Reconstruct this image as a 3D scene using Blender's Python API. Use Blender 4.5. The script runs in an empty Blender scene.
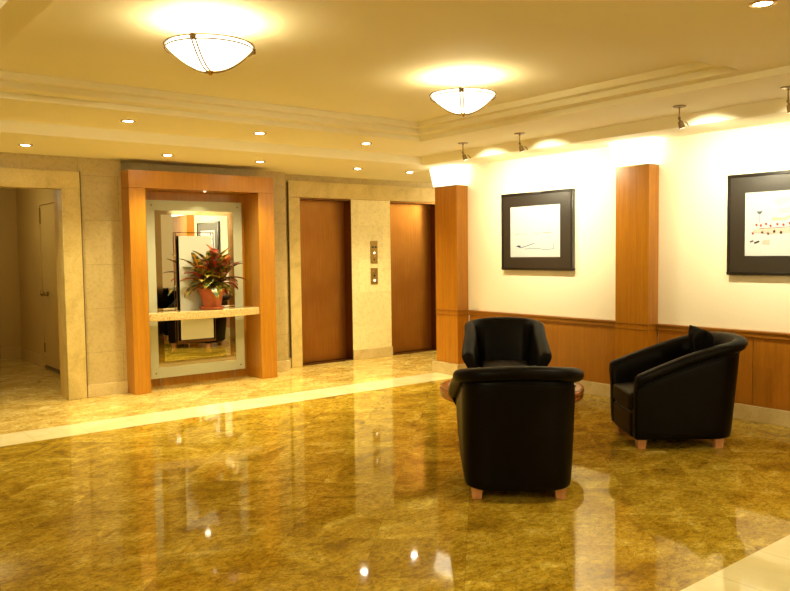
import bpy, bmesh, math, random
from mathutils import Vector, Matrix
random.seed(7)
S = bpy.context.scene
COL = S.collection
PI = math.pi

# ------------------------------------------------------------------ helpers
def link(o, parent=None):
    COL.objects.link(o)
    if parent is not None:
        o.parent = parent
    return o

def obj(name, bm, mat, parent=None, smooth=False, bevel=0, seg=2, subsurf=0, auto=None):
    bmesh.ops.remove_doubles(bm, verts=bm.verts, dist=1e-6)
    bmesh.ops.recalc_face_normals(bm, faces=bm.faces)
    me = bpy.data.meshes.new(name)
    bm.to_mesh(me); bm.free()
    mats = mat if isinstance(mat, (list, tuple)) else [mat]
    for m in mats:
        me.materials.append(m)
    if smooth:
        for p in me.polygons: p.use_smooth = True
    o = bpy.data.objects.new(name, me)
    link(o, parent)
    if bevel:
        b = o.modifiers.new('bevel', 'BEVEL'); b.width = bevel; b.segments = seg; b.limit_method = 'ANGLE'
        for p in me.polygons: p.use_smooth = True
        w = o.modifiers.new('wn', 'WEIGHTED_NORMAL'); w.keep_sharp = False
    if subsurf:
        s = o.modifiers.new('sub', 'SUBSURF'); s.levels = subsurf; s.render_levels = subsurf
    return o

def box(bm, x0, x1, y0, y1, z0, z1, mi=0):
    vs = [bm.verts.new(v) for v in ((x0,y0,z0),(x1,y0,z0),(x1,y1,z0),(x0,y1,z0),(x0,y0,z1),(x1,y0,z1),(x1,y1,z1),(x0,y1,z1))]
    for f in ((0,3,2,1),(4,5,6,7),(0,1,5,4),(1,2,6,5),(2,3,7,6),(3,0,4,7)):
        fc = bm.faces.new([vs[i] for i in f]); fc.material_index = mi
    return vs

def bx(*a):
    bm = bmesh.new(); box(bm, *a); return bm

def quad(bm, pts, mi=0):
    f = bm.faces.new([bm.verts.new(p) for p in pts]); f.material_index = mi
    return f

def lathe(bm, prof, n=40, c=(0,0,0), close=True):
    rings = []
    for r, z in prof:
        if r < 1e-5:
            rings.append([bm.verts.new((c[0], c[1], c[2]+z))])
        else:
            rings.append([bm.verts.new((c[0]+r*math.cos(2*PI*i/n), c[1]+r*math.sin(2*PI*i/n), c[2]+z)) for i in range(n)])
    for a, b in zip(rings, rings[1:]):
        for i in range(n):
            j = (i+1) % n
            if len(a) == 1 and len(b) == 1: continue
            if len(a) == 1: bm.faces.new((a[0], b[i], b[j]))
            elif len(b) == 1: bm.faces.new((a[i], a[j], b[0]))
            else: bm.faces.new((a[i], a[j], b[j], b[i]))
    return bm

def tube(bm, pts, r, n=8, closed=False):
    pts = [Vector(p) for p in pts]
    rings = []
    m = len(pts)
    up = Vector((0,0,1))
    prevx = None
    for i, p in enumerate(pts):
        if closed: t = pts[(i+1) % m] - pts[i-1]
        else: t = pts[min(i+1, m-1)] - pts[max(i-1, 0)]
        t.normalize()
        if prevx is None:
            a = up if abs(t.dot(up)) < .95 else Vector((1,0,0))
            x = t.cross(a).normalized()
        else:
            x = (prevx - t*prevx.dot(t)).normalized()
        prevx = x
        y = t.cross(x)
        rr = r[i] if isinstance(r, (list, tuple)) else r
        rings.append([bm.verts.new(p + rr*(math.cos(2*PI*k/n)*x + math.sin(2*PI*k/n)*y)) for k in range(n)])
    rng = range(m) if closed else range(m-1)
    for i in rng:
        a, b = rings[i], rings[(i+1) % m]
        for k in range(n):
            bm.faces.new((a[k], a[(k+1) % n], b[(k+1) % n], b[k]))
    if not closed:
        bm.faces.new(rings[0][::-1]); bm.faces.new(rings[-1])
    return bm

def thing(name, label, cat, loc=(0,0,0), rz=0, group=None):
    o = bpy.data.objects.new(name, None); link(o)
    o.empty_display_size = .05
    o.location = loc; o.rotation_euler = (0, 0, rz)
    o['label'] = label; o['category'] = cat
    if group: o['group'] = group
    return o

def struct(name, bm, m, label=None, cat=None, **k):
    o = obj(name, bm, m, **k)
    o['kind'] = 'structure'
    if label: o['label'] = label
    o['category'] = cat or name.split('_')[0]
    return o

def dup(root, loc, rz, label, group=None):
    r = root.copy(); COL.objects.link(r)
    r.location = loc; r.rotation_euler = (0, 0, rz); r['label'] = label
    if group: r['group'] = group
    for ch in list(root.children):
        c = ch.copy(); COL.objects.link(c); c.parent = r
        for g in list(ch.children):
            d = g.copy(); COL.objects.link(d); d.parent = c
    return r

# ------------------------------------------------------------------ materials
def newmat(name, base=(.5,.5,.5), rough=.5, metal=0, coat=0, coat_rough=.05, spec=.5, emit=None, estr=0):
    m = bpy.data.materials.new(name); m.use_nodes = True
    n = m.node_tree.nodes; b = n['Principled BSDF']
    b.inputs['Base Color'].default_value = (*base, 1)
    b.inputs['Roughness'].default_value = rough
    b.inputs['Metallic'].default_value = metal
    b.inputs['Coat Weight'].default_value = coat
    b.inputs['Coat Roughness'].default_value = coat_rough
    b.inputs['Specular IOR Level'].default_value = spec
    if emit:
        b.inputs['Emission Color'].default_value = (*emit, 1)
        b.inputs['Emission Strength'].default_value = estr
    return m, m.node_tree, b

def N(t, typ, **k):
    nd = t.nodes.new(typ)
    for a, v in k.items():
        if a in nd.inputs: nd.inputs[a].default_value = v
        else: setattr(nd, a, v)
    return nd

def coords(t, scale=(1,1,1), rot=(0,0,0), loc=(0,0,0)):
    tc = t.nodes.new('ShaderNodeTexCoord'); mp = t.nodes.new('ShaderNodeMapping')
    mp.inputs['Scale'].default_value = scale; mp.inputs['Rotation'].default_value = rot; mp.inputs['Location'].default_value = loc
    t.links.new(tc.outputs['Object'], mp.inputs['Vector'])
    return mp.outputs['Vector']

def noise(t, vec, scale=5, detail=4, rough=.5, dist=0):
    nd = N(t, 'ShaderNodeTexNoise'); nd.inputs['Scale'].default_value = scale
    nd.inputs['Detail'].default_value = detail; nd.inputs['Roughness'].default_value = rough; nd.inputs['Distortion'].default_value = dist
    t.links.new(vec, nd.inputs['Vector']); return nd.outputs['Fac']

def ramp(t, fac, stops):
    r = t.nodes.new('ShaderNodeValToRGB'); e = r.color_ramp.elements
    while len(e) < len(stops): e.new(.5)
    for el, (p, c) in zip(e, stops):
        el.position = p; el.color = (*c, 1)
    t.links.new(fac, r.inputs['Fac']); return r.outputs['Color']

def mixc(t, fac, a, b, mode='MIX'):
    m = t.nodes.new('ShaderNodeMix'); m.data_type = 'RGBA'; m.blend_type = mode
    for s, v in ((m.inputs['Factor'], fac), (m.inputs[6], a), (m.inputs[7], b)):
        if hasattr(v, 'type') and not isinstance(v, (int, float, tuple)): t.links.new(v, s)
        else: s.default_value = (*v, 1) if isinstance(v, tuple) else v
    return m.outputs[2]

def math_(t, op, a, b=None):
    m = t.nodes.new('ShaderNodeMath'); m.operation = op
    for i, v in enumerate((a, b)):
        if v is None: continue
        if isinstance(v, (int, float)): m.inputs[i].default_value = v
        else: t.links.new(v, m.inputs[i])
    return m.outputs[0]

def bump(t, b, h, strength=.1, dist=.01):
    n = t.nodes.new('ShaderNodeBump'); n.inputs['Strength'].default_value = strength; n.inputs['Distance'].default_value = dist
    t.links.new(h, n.inputs['Height']); t.links.new(n.outputs['Normal'], b.inputs['Normal'])

def wood(name, c1, c2, c3, rough=.35, axis='z', coat=.25):
    m, t, b = newmat(name, c2, rough, coat=coat, coat_rough=.15)
    sc = {'z': (16,16,.8), 'x': (.8,16,16), 'y': (16,.8,16)}[axis]
    f = noise(t, coords(t, sc), 2.0, 6, .6, .4)
    g = noise(t, coords(t, tuple(s*6 for s in sc)), 2.5, 3, .6)
    col = ramp(t, f, [(.3, c1), (.5, c2), (.7, c3)])
    col = mixc(t, .25, col, ramp(t, g, [(.35, (.45,.45,.45)), (.65, (1,1,1))]), 'MULTIPLY')
    t.links.new(col, b.inputs['Base Color'])
    return m

W_NICHE = wood('orange cherry veneer', (.42,.165,.006), (.48,.20,.008), (.54,.235,.011))
W_COL = wood('honey wood column veneer', (.42,.155,.006), (.48,.185,.007), (.54,.215,.009))
W_PANEL = wood('wainscot veneer', (.34,.12,.006), (.39,.145,.008), (.44,.165,.011))
W_RAIL = wood('chair rail wood', (.26,.09,.006), (.32,.12,.008), (.37,.14,.01), axis='y')
W_TABLE = wood('table top wood', (.38,.14,.03), (.48,.19,.04), (.56,.25,.06), axis='x', rough=.2, coat=.6)
W_TABLE2 = wood('table edge wood', (.24,.07,.015), (.33,.10,.02), (.40,.14,.03), axis='x', rough=.25, coat=.5)
W_LEG = wood('beech chair leg', (.50,.22,.08), (.60,.28,.11), (.66,.34,.14))

CEIL, t, b = newmat('ceiling plaster', (.80,.66,.36), .75)
t.links.new(ramp(t, noise(t, coords(t), 1.2, 3), [(.3, (.91,.86,.66)), (.7, (.93,.89,.71))]), b.inputs['Base Color'])
WALLP, t, b = newmat('cream wall paint', (.86,.76,.50), .6)
t.links.new(ramp(t, noise(t, coords(t), 60, 3), [(.3, (.86,.78,.60)), (.7, (.89,.81,.63))]), b.inputs['Base Color'])

def stone(name, c1, c2, c3, rough=.3, scale=3.0, blocks=None, jointc=.62, yz='xz', coat=0.0):
    m, t, b = newmat(name, c2, rough, coat=coat)
    v = coords(t)
    f = noise(t, v, scale, 8, .65, .6)
    g = noise(t, v, scale*14, 4, .7)
    col = ramp(t, f, [(.3, c1), (.5, c2), (.72, c3)])
    col = mixc(t, .35, col, ramp(t, g, [(.36, (.62,.58,.5)), (.52, (1,1,1))]), 'MULTIPLY')
    if blocks:
        br = t.nodes.new('ShaderNodeTexBrick')
        br.offset = .5; br.inputs['Scale'].default_value = 1
        br.inputs['Brick Width'].default_value = blocks[0]; br.inputs['Row Height'].default_value = blocks[1]
        br.inputs['Mortar Size'].default_value = .0022; br.inputs['Mortar Smooth'].default_value = .3
        br.inputs['Color1'].default_value = (1,1,1,1); br.inputs['Color2'].default_value = (.90,.90,.88,1)
        br.inputs['Mortar'].default_value = (jointc,)*3 + (1,)
        sep = t.nodes.new('ShaderNodeSeparateXYZ'); cmb = t.nodes.new('ShaderNodeCombineXYZ')
        t.links.new(v, sep.inputs[0]); t.links.new(sep.outputs[0], cmb.inputs[0]); t.links.new(sep.outputs[2], cmb.inputs[1])
        t.links.new(cmb.outputs[0], br.inputs['Vector'])
        col = mixc(t, 1.0, col, br.outputs['Color'], 'MULTIPLY')
    t.links.new(col, b.inputs['Base Color'])
    return m
LIME = stone('limestone wall blocks', (.46,.35,.13), (.52,.40,.16), (.56,.44,.19), .45, 2.0, (.78, .445))
PIER = stone('pale limestone pier', (.82,.72,.38), (.86,.76,.42), (.89,.79,.46), .3, 2.0, (.80, .445), .8)
TRAV = stone("travertine surround", (.46,.35,.11), (.60,.46,.16), (.68,.54,.21), .5, 5.0)
BASE = stone('marble baseboard', (.52,.40,.17), (.62,.49,.23), (.68,.55,.28), .15, 6.0)
GRANITE, t, b = newmat('speckled granite shelf', (.65,.5,.2), .12)
t.links.new(ramp(t, noise(t, coords(t), 90, 5, .8), [(.36, (.22,.13,.04)), (.47, (.60,.42,.15)), (.6, (.82,.66,.34))]), b.inputs['Base Color'])
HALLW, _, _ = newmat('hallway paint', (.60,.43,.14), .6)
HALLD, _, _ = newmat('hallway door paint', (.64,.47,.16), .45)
GROOVE, _, _ = newmat('dark shadow gap brown', (.13,.085,.03), .5)  # dark brown stands in for shade in the gaps beside the stone surrounds

# floor marble, tiles laid on the diagonal, seams at x+y = 5.26+.64k and x-y = 1.80+.64k
FLOOR, t, b = newmat('polished golden green marble', (.4,.3,.1), .045, spec=.32)
v = coords(t)
sep = t.nodes.new('ShaderNodeSeparateXYZ'); t.links.new(v, sep.inputs[0])
P_ = .64
u = math_(t, 'DIVIDE', math_(t, 'SUBTRACT', math_(t, 'ADD', sep.outputs[0], sep.outputs[1]), 5.26), P_)
w = math_(t, 'DIVIDE', math_(t, 'SUBTRACT', math_(t, 'SUBTRACT', sep.outputs[0], sep.outputs[1]), 1.80), P_)
def seam(s, width):
    f = math_(t, 'FRACT', s)
    d = math_(t, 'MINIMUM', f, math_(t, 'SUBTRACT', 1.0, f))
    return math_(t, 'LESS_THAN', d, width)
sm = math_(t, 'MAXIMUM', seam(u, .0028), seam(w, .0028))
cell = t.nodes.new('ShaderNodeCombineXYZ')
t.links.new(math_(t, 'FLOOR', u), cell.inputs[0]); t.links.new(math_(t, 'FLOOR', w), cell.inputs[1])
wn = t.nodes.new('ShaderNodeTexWhiteNoise'); wn.noise_dimensions = '3D'; t.links.new(cell.outputs[0], wn.inputs['Vector'])
off = t.nodes.new('ShaderNodeVectorMath'); off.operation = 'SCALE'; off.inputs['Scale'].default_value = 5.0
t.links.new(wn.outputs['Color'], off.inputs[0])
add = t.nodes.new('ShaderNodeVectorMath'); add.operation = 'ADD'
mp = t.nodes.new('ShaderNodeMapping'); mp.inputs['Rotation'].default_value = (0,0,math.radians(-38)); mp.inputs['Scale'].default_value = (1.15, 1.7, 1)
t.links.new(v, mp.inputs['Vector']); t.links.new(mp.outputs[0], add.inputs[0]); t.links.new(off.outputs[0], add.inputs[1])
vv = add.outputs[0]
f1 = noise(t, vv, 1.9, 10, .68, 1.0)
f2 = noise(t, vv, 22, 10, .85, .5)
f3 = noise(t, vv, 4.5, 8, .7, 2.2)
c = ramp(t, f1, [(.30, (.22,.125,.008)), (.44, (.38,.24,.016)), (.56, (.51,.355,.036)), (.70, (.70,.56,.12))])
c = mixc(t, .8, c, ramp(t, f2, [(.40, (.42,.36,.26)), (.49, (.92,.90,.86)), (.58, (1.3,1.28,1.2))]), 'MULTIPLY')
vein = math_(t, 'LESS_THAN', math_(t, 'ABSOLUTE', math_(t, 'SUBTRACT', f3, .5)), .010)
c = mixc(t, math_(t, 'MULTIPLY', vein, .55), c, (.14,.07,.015))
hs = t.nodes.new('ShaderNodeHueSaturation'); t.links.new(c, hs.inputs['Color'])
t.links.new(math_(t, 'ADD', math_(t, 'MULTIPLY', wn.outputs['Value'], .14), .93), hs.inputs['Value'])
c = mixc(t, math_(t, 'MULTIPLY', sm, .4), hs.outputs[0], (.10,.06,.012))
t.links.new(c, b.inputs['Base Color'])

FLOORP = FLOOR.copy(); FLOORP.name = 'floor marble lightened for the brighter lit lobby'  # same marble; paler colours paint in the stronger lobby light
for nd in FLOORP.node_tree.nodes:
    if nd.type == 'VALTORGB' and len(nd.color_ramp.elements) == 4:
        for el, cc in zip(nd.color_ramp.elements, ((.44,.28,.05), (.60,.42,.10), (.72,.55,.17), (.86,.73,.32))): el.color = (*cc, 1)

STRIP, t, b = newmat('cream marble border tiles', (.7,.6,.35), .06, spec=.7)
v = coords(t)
c = ramp(t, noise(t, v, 3, 8, .65, .8), [(.3, (.72,.62,.30)), (.6, (.82,.74,.44)), (.8, (.86,.80,.52))])
sep = t.nodes.new('ShaderNodeSeparateXYZ'); t.links.new(v, sep.inputs[0])
u = math_(t, 'DIVIDE', math_(t, 'SUBTRACT', sep.outputs[0], 3.53), .41)
sm = seam(u, .004)
c = mixc(t, math_(t, 'MULTIPLY', sm, .6), c, (.35,.25,.10))
t.links.new(c, b.inputs['Base Color'])

LEATHER, t, b = newmat('dark brown leather', (.002,.001,.0006), .40, coat=.0, spec=.09)
hgt = noise(t, coords(t), 160, 3, .6); bump(t, b, hgt, .12, .002)
t.links.new(ramp(t, noise(t, coords(t), 7, 4), [(.3, (.0014,.0008,.0004)), (.7, (.003,.0018,.0008))]), b.inputs['Base Color'])
SEATL, t, b = newmat('brown seat leather', (.012,.007,.002), .45, spec=.15)
bump(t, b, noise(t, coords(t), 140, 3, .6), .12, .002)
CUSH, t, b = newmat('black cushion fabric', (.002,.0015,.001), .8, spec=.1)
bump(t, b, noise(t, coords(t), 220, 2, .6), .3, .002)

BRONZE, t, b = newmat('brushed bronze elevator door', (.45,.24,.07), .42, metal=1)
f = noise(t, coords(t, (60,60,.7)), 3, 5, .7)
g = noise(t, coords(t, (1.4,1,1.0)), 1.6, 2, .5)
c = ramp(t, f, [(.3, (.30,.135,.030)), (.55, (.40,.19,.045)), (.75, (.48,.25,.065))])
c = mixc(t, .5, c, ramp(t, g, [(.35, (.70,.55,.45)), (.65, (1.0,1.0,.95))]), 'MULTIPLY')
t.links.new(c, b.inputs['Base Color'])
JAMB, _, _ = newmat('dark bronze jamb', (.16,.07,.02), .35, metal=1)
BRASS, t, b = newmat('aged brass plate', (.36,.25,.09), .38, metal=1)
BRASSB, _, _ = newmat('polished brass trim', (.75,.52,.18), .22, metal=1)
CAGE, _, _ = newmat('antique gold wire', (.22,.13,.03), .4, metal=.6)
NICK, _, _ = newmat('satin spotlight metal', (.30,.22,.10), .35, metal=.8)
WHITEM, _, _ = newmat('white enamel trim ring', (.75,.68,.5), .4)
DARKM, _, _ = newmat('dark button', (.02,.015,.01), .3)
LITB, _, _ = newmat('lit call button', (.9,.8,.5), .3, emit=(1,.85,.5), estr=2.5)
BLACKF, _, _ = newmat('black picture frame lacquer', (.012,.010,.009), .18, coat=.5)
BLACKM, t, b = newmat('charcoal mat board under glass', (.016,.012,.009), .34, spec=1.0)
PAPER, _, _ = newmat('white art paper', (.46,.48,.50), .8)
MIRROR, _, _ = newmat('mirror silver', (.88,.88,.80), .0, metal=1)
TINT, _, _ = newmat('bronze tinted mirror', (.44,.33,.17), .06, metal=1)
FROST, _, _ = newmat('frosted pale green glass', (.50,.52,.36), .38, spec=.6)
FROSTW, t, b = newmat('white frosted glass panel', (.60,.62,.52), .30, spec=.6)
STEEL, _, _ = newmat('steel pin', (.7,.66,.55), .25, metal=1)
TERRA, t, b = newmat('terracotta', (.42,.10,.025), .65)
t.links.new(ramp(t, noise(t, coords(t), 12, 5), [(.3, (.36,.075,.018)), (.7, (.48,.13,.04))]), b.inputs['Base Color'])
SOIL, _, _ = newmat('dark potting soil', (.02,.012,.006), .9)

def emitmat(name, col, strength):
    m = bpy.data.materials.new(name); m.use_nodes = True
    b = m.node_tree.nodes['Principled BSDF']
    b.inputs['Base Color'].default_value = (.9,.85,.7,1); b.inputs['Roughness'].default_value = .3
    b.inputs['Emission Color'].default_value = (*col, 1); b.inputs['Emission Strength'].default_value = strength
    return m
BOWLG = emitmat('glowing frosted bowl glass', (1,.92,.66), 2.2)
SHADEG = emitmat('glowing column lampshade glass', (1,.93,.70), 1.8)
BULB = emitmat('downlight bulb', (1,.90,.70), 60)
BULBS = emitmat('small spotlight bulb', (1,.88,.62), 4)

# ------------------------------------------------------------------ floor
bm = bmesh.new()
X0, X1 = -5.0, 10.0
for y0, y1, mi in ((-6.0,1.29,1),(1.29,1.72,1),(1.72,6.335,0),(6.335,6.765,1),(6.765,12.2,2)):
    if mi == 1 and y0 < 0:      # beyond the near border the marble field goes on behind the camera
        quad(bm, ((X0,y0,0),(X1,y0,0),(X1,y1,0),(X0,y1,0)), 0)
    else:
        quad(bm, ((X0,y0,0),(X1,y0,0),(X1,y1,0),(X0,y1,0)), mi)
bmesh.ops.recalc_face_normals(bm, faces=bm.faces)
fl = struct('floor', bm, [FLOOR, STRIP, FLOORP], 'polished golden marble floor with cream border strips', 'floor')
for p in fl.data.polygons:
    if p.normal.z < 0: p.flip()

# ------------------------------------------------------------------ ceiling (stepped tray, perimeter, lower soffit)
ZB, ZA = 2.40, 2.49
bm = bmesh.new()
def ring(o, i, z):           # flat ring between outer and inner rectangles (x0,x1,y0,y1)
    (a,b_,c_,d), (e,f_,g_,h) = o, i
    quad(bm, ((a,c_,z),(b_,c_,z),(f_,g_,z),(e,g_,z)))
    quad(bm, ((b_,c_,z),(b_,d,z),(f_,h,z),(f_,g_,z)))
    quad(bm, ((b_,d,z),(a,d,z),(e,h,z),(f_,h,z)))
    quad(bm, ((a,d,z),(a,c_,z),(e,g_,z),(e,h,z)))
def riser(r, z0, z1):
    a,b_,c_,d = r
    P = [(a,c_),(b_,c_),(b_,d),(a,d)]
    for k in range(4):
        p, q = P[k], P[(k+1) % 4]
        quad(bm, ((*p,z0),(*q,z0),(*q,z1),(*p,z1)))
R1 = (.94, 4.90, -2.0, 5.74)
R2 = (.965, 4.775, 2.49, 5.61)
R3 = (.99, 4.70, 2.62, 5.54)
RO = (.79, 5.68, -6.0, 6.64)
ring(RO, R1, ZA); riser(R1, ZA, 2.535)
ring(R1, R2, 2.535); riser(R2, 2.535, 2.58)
ring(R2, R3, 2.58); riser(R3, 2.58, 2.63)
quad(bm, ((R3[0],R3[2],2.63),(R3[1],R3[2],2.63),(R3[1],R3[3],2.63),(R3[0],R3[3],2.63)))
# left bay
quad(bm, ((.79,-6,ZA),(.79,5.74,ZA),(.79,5.74,2.62),(.79,-6,2.62)))
quad(bm, ((-5,5.74,ZA),(.79,5.74,ZA),(.79,5.74,2.62),(-5,5.74,2.62)))
quad(bm, ((-5,-6,2.62),(.79,-6,2.62),(.79,5.74,2.62),(-5,5.74,2.62)))
quad(bm, ((-5,5.74,ZA),(.79,5.74,ZA),(.79,6.64,ZA),(-5,6.64,ZA)))
# sloping cove down to the soffit, mitred at the corner, then the soffit itself
quad(bm, ((-5,6.64,ZA),(5.68,6.64,ZA),(5.73,6.67,ZB),(-5,6.67,ZB)))
quad(bm, ((5.68,6.64,ZA),(5.68,-6,ZA),(5.73,-6,ZB),(5.73,6.67,ZB)))
quad(bm, ((-5,6.67,ZB),(5.73,6.67,ZB),(5.73,8.6,ZB),(-5,8.6,ZB)))
quad(bm, ((5.73,-6,ZB),(6.4,-6,ZB),(6.4,6.67,ZB),(5.73,6.67,ZB)))
quad(bm, ((5.73,6.67,ZB),(10,6.67,ZB),(10,8.6,ZB),(5.73,8.6,ZB)))
struct('ceiling', bm, CEIL, 'cream plaster tray ceiling with stepped edges', 'ceiling')

# ------------------------------------------------------------------ walls
YW = 7.96; YN = 8.12; YE = 8.30
bm = bmesh.new()
box(bm, -5, 1.20, YW, YW+.1, 0, 2.7); box(bm, 1.20, 2.175, YW, YW+.1, 2.09, 2.7); box(bm, 2.175, 2.764, YW, YW+.1, 0, 2.7); box(bm, 2.68, 2.764, YW+.1, YN+.1, 0, 2.7); box(bm, 2.764, 4.421, YN, YN+.1, 2.286, 2.7); box(bm, 4.421, 4.79, YN, YE, 0, 2.7); box(bm, 2.764, 4.421, YN, YN+.1, 0, 2.286)
struct('wall_back', bm, LIME, 'limestone block wall behind the mirror niche', 'wall')
for nm, a in (('wall_elevator_left', (4.79, 5.085, YE, YE+.16, 0, 2.7)), ('wall_elevator_top', (5.0851, 7.4099, YE, YE+.16, 2.12, 2.7)), ('wall_elevator_right', (7.41, 10, YE, YE+.16, 0, 2.7)), ('wall_elevator_middle', (5.885, 6.535, YE, YE+.16, 0, 2.1199))):
    struct(nm, bx(*a), PIER if nm.endswith('middle') else LIME, 'pale stone wall around the elevator doors', 'wall')
bm = bmesh.new()
box(bm, 5.05, 7.50, YE+.20, YE+.26, 0, 2.2)
struct('wall_shaft', bm, GROOVE, 'dark wall behind elevator doors', 'wall')
bm = bmesh.new(); box(bm, 6.20, 6.36, -6, 6.79, 0, 2.7)
struct('wall_right', bm, WALLP, 'cream painted wall with framed pictures', 'wall')
bm = bmesh.new(); box(bm, 6.36, 10, 6.65, 6.79, 0, 2.7)
struct('wall_lobby', bm, WALLP, 'cream wall of the elevator lobby', 'wall')
bm = bmesh.new(); box(bm, 9.85, 10, 6.79, YE, 0, 2.7)
struct('wall_end', bm, WALLP, 'end wall of the elevator lobby', 'wall')
bm = bmesh.new(); box(bm, -5.1, -5, -6, YW, 0, 2.7)
struct('wall_left', bm, WALLP, 'cream wall left of the camera', 'wall')
bm = bmesh.new(); box(bm, -5.1, 6.36, -6.1, -6, 0, 2.7)
struct('wall_front', bm, WALLP, 'cream wall behind the camera', 'wall')

# hallway behind the left doorway
bm = bmesh.new()
box(bm, 2.62, 2.72, YW+.28, 11.9, 0, 2.4); box(bm, 2.18, 2.72, YW+.101, YW+.28, 0, 2.4)
struct('wall_hall_right', bm, HALLW, 'hallway wall with painted door', 'wall')
bm = bmesh.new(); box(bm, .2, 2.72, 11.8, 11.9, 0, 2.4)
struct('wall_hall_back', bm, HALLW, 'far wall of the hallway', 'wall')
bm = bmesh.new(); box(bm, .9, 1.0, YW+.11, 11.8, 0, 2.4)
struct('wall_hall_left', bm, HALLW, 'left wall of the hallway', 'wall')
bm = bmesh.new(); box(bm, .9, 2.72, YW+.101, 11.9, 2.38, 2.45)
struct('ceiling_hall', bm, CEIL, 'ceiling of the hallway', 'ceiling')
bm = bmesh.new(); box(bm, 2.604, 2.62, YW+.28, 9.19, 0, .13); box(bm, 2.604, 2.62, 10.62, 11.8, 0, .13)
struct('baseboard_hall', bm, HALLD, 'hallway baseboard', 'baseboard')
bm = bmesh.new(); box(bm, 1.0, 2.604, 11.785, 11.8, 0, .16)
struct('baseboard_hall_back', bm, HALLD, 'baseboard of the hallway far wall', 'baseboard')
d1 = obj('door_1', bx(2.606, 2.619, 9.06, 10.26, .035, 2.06), HALLD, bevel=.003)
d1['kind'] = 'structure'; d1['label'] = 'painted hallway door seen through the left doorway'; d1['category'] = 'door'
bm = bmesh.new()
for y in (10.02, 10.20):
    lathe(bm, [(0,0),(.024,.0),(.03,.02),(.022,.045),(0,.05)], 16)
    for vtx in [q for q in bm.verts if not q.tag]:
        x_, y_, z_ = vtx.co; vtx.co = (2.607-z_, y+x_, .955+y_); vtx.tag = True
k = obj('door_handle', bm, BRASS, parent=d1, smooth=True); k['label'] = 'two small brass door knobs'
bm = bmesh.new(); box(bm, 2.598, 2.619, 10.265, 10.36, 0, 2.15); box(bm, 2.598, 2.619, 8.95, 9.055, 0, 2.15); box(bm, 2.598, 2.619, 9.055, 10.265, 2.075, 2.15)
struct('trim_1', bm, HALLW, 'casing of the hallway door', 'trim')
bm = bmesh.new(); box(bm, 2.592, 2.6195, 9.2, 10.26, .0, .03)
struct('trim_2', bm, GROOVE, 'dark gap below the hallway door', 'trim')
bm = bmesh.new(); box(bm, 2.592, 2.606, 10.225, 10.262, 1.84, 2.04); box(bm, 2.592, 2.606, 10.225, 10.262, .2, .32)
for o_ in (obj('hinge', bm, BRASS, parent=d1),): o_['label'] = 'dark door hinges'
for o_ in (d1, bpy.data.objects['trim_1'], bpy.data.objects['trim_2']): o_.location.y += .25
d2 = obj('door_2', bx(1.65, 2.30, 11.77, 11.799, .02, 2.06), HALLD, bevel=.003)
d2['kind'] = 'structure'; d2['label'] = 'far door at the end of the hallway'; d2['category'] = 'door'
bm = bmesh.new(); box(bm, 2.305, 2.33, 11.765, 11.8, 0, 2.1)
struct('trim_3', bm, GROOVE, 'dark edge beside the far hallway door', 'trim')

# travertine surrounds
bm = bmesh.new()
box(bm, 2.176, 2.345, YW-.035, YW-.0005, 0, 2.085); box(bm, 2.168, 2.176, YW-.035, YW+.11, 0, 2.085); box(bm, 1.03, 1.20, YW-.035, YW-.0005, 0, 2.085)
box(bm, 1.03, 2.345, YW-.035, YW-.0005, 2.085, 2.255); box(bm, 1.2, 2.176, YW-.035, YW+.1, 2.080, 2.0895)
struct('trim_4', bm, TRAV, 'travertine surround of the left doorway', 'trim', bevel=.004)
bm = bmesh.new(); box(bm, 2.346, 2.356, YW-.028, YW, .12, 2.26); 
struct('trim_5', bm, GROOVE, 'dark strip painted as the shadow gap beside the left doorway surround', 'trim')
bm = bmesh.new()
box(bm, 4.925, 5.083, YE-.03, YE-.0005, 0, 2.115); box(bm, 4.925, 7.60, YE-.03, YE-.0005, 2.122, 2.32)
box(bm, 7.413, 7.60, YE-.03, YE-.0005, 0, 2.115)
struct('trim_6', bm, TRAV, 'travertine surround of the elevator doors', 'trim', bevel=.004)
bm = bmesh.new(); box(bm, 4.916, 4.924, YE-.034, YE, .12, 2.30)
struct('trim_7', bm, GROOVE, 'dark strip painted as the shadow gap beside the elevator surround', 'trim')
# baseboards
bm = bmesh.new(); box(bm, 2.357, 2.762, YW-.018, YW, 0, .125); box(bm, 4.423, 4.79, YN-.018, YN-.0005, 0, .125); box(bm, 4.791, 4.92, YE-.02, YE, 0, .125)
struct('baseboard_back', bm, BASE, 'marble baseboard of the niche wall', 'baseboard', bevel=.003)
bm = bmesh.new(); box(bm, 5.88, 6.54, YE-.018, YE-.0005, 0, .13)
struct('baseboard_pier', bm, BASE, 'marble baseboard between the elevators', 'baseboard', bevel=.003)
bm = bmesh.new()
for y0, y1 in ((-6,1.50),(2.25,3.92),(4.33,6.36)): box(bm, 6.165, 6.20, y0, y1, 0, .127)
struct('baseboard_right', bm, BASE, 'marble baseboard below the wood wainscot', 'baseboard', bevel=.003)
# wainscot panels and chair rail on the right wall
bm = bmesh.new()
for y0, y1 in ((-6,1.54),(2.21,3.95),(4.30,6.39)):
    n = max(1, round((y1-y0)/1.05)); L = (y1-y0)/n
    for i in range(n): box(bm, 6.178, 6.20, y0+i*L+.002, y0+(i+1)*L-.002, .128, .689)
struct('trim_8', bm, W_PANEL, 'wood wainscot panels on the right wall', 'trim', bevel=.0015)
bm = bmesh.new()
for y0, y1 in ((-6,1.54),(2.21,3.95),(4.30,6.39)):
    box(bm, 6.160, 6.20, y0, y1, .690, .728); box(bm, 6.150, 6.20, y0, y1, .729, .746)
struct('trim_9', bm, W_RAIL, 'chair rail moulding on the right wall', 'trim', bevel=.003)

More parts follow.
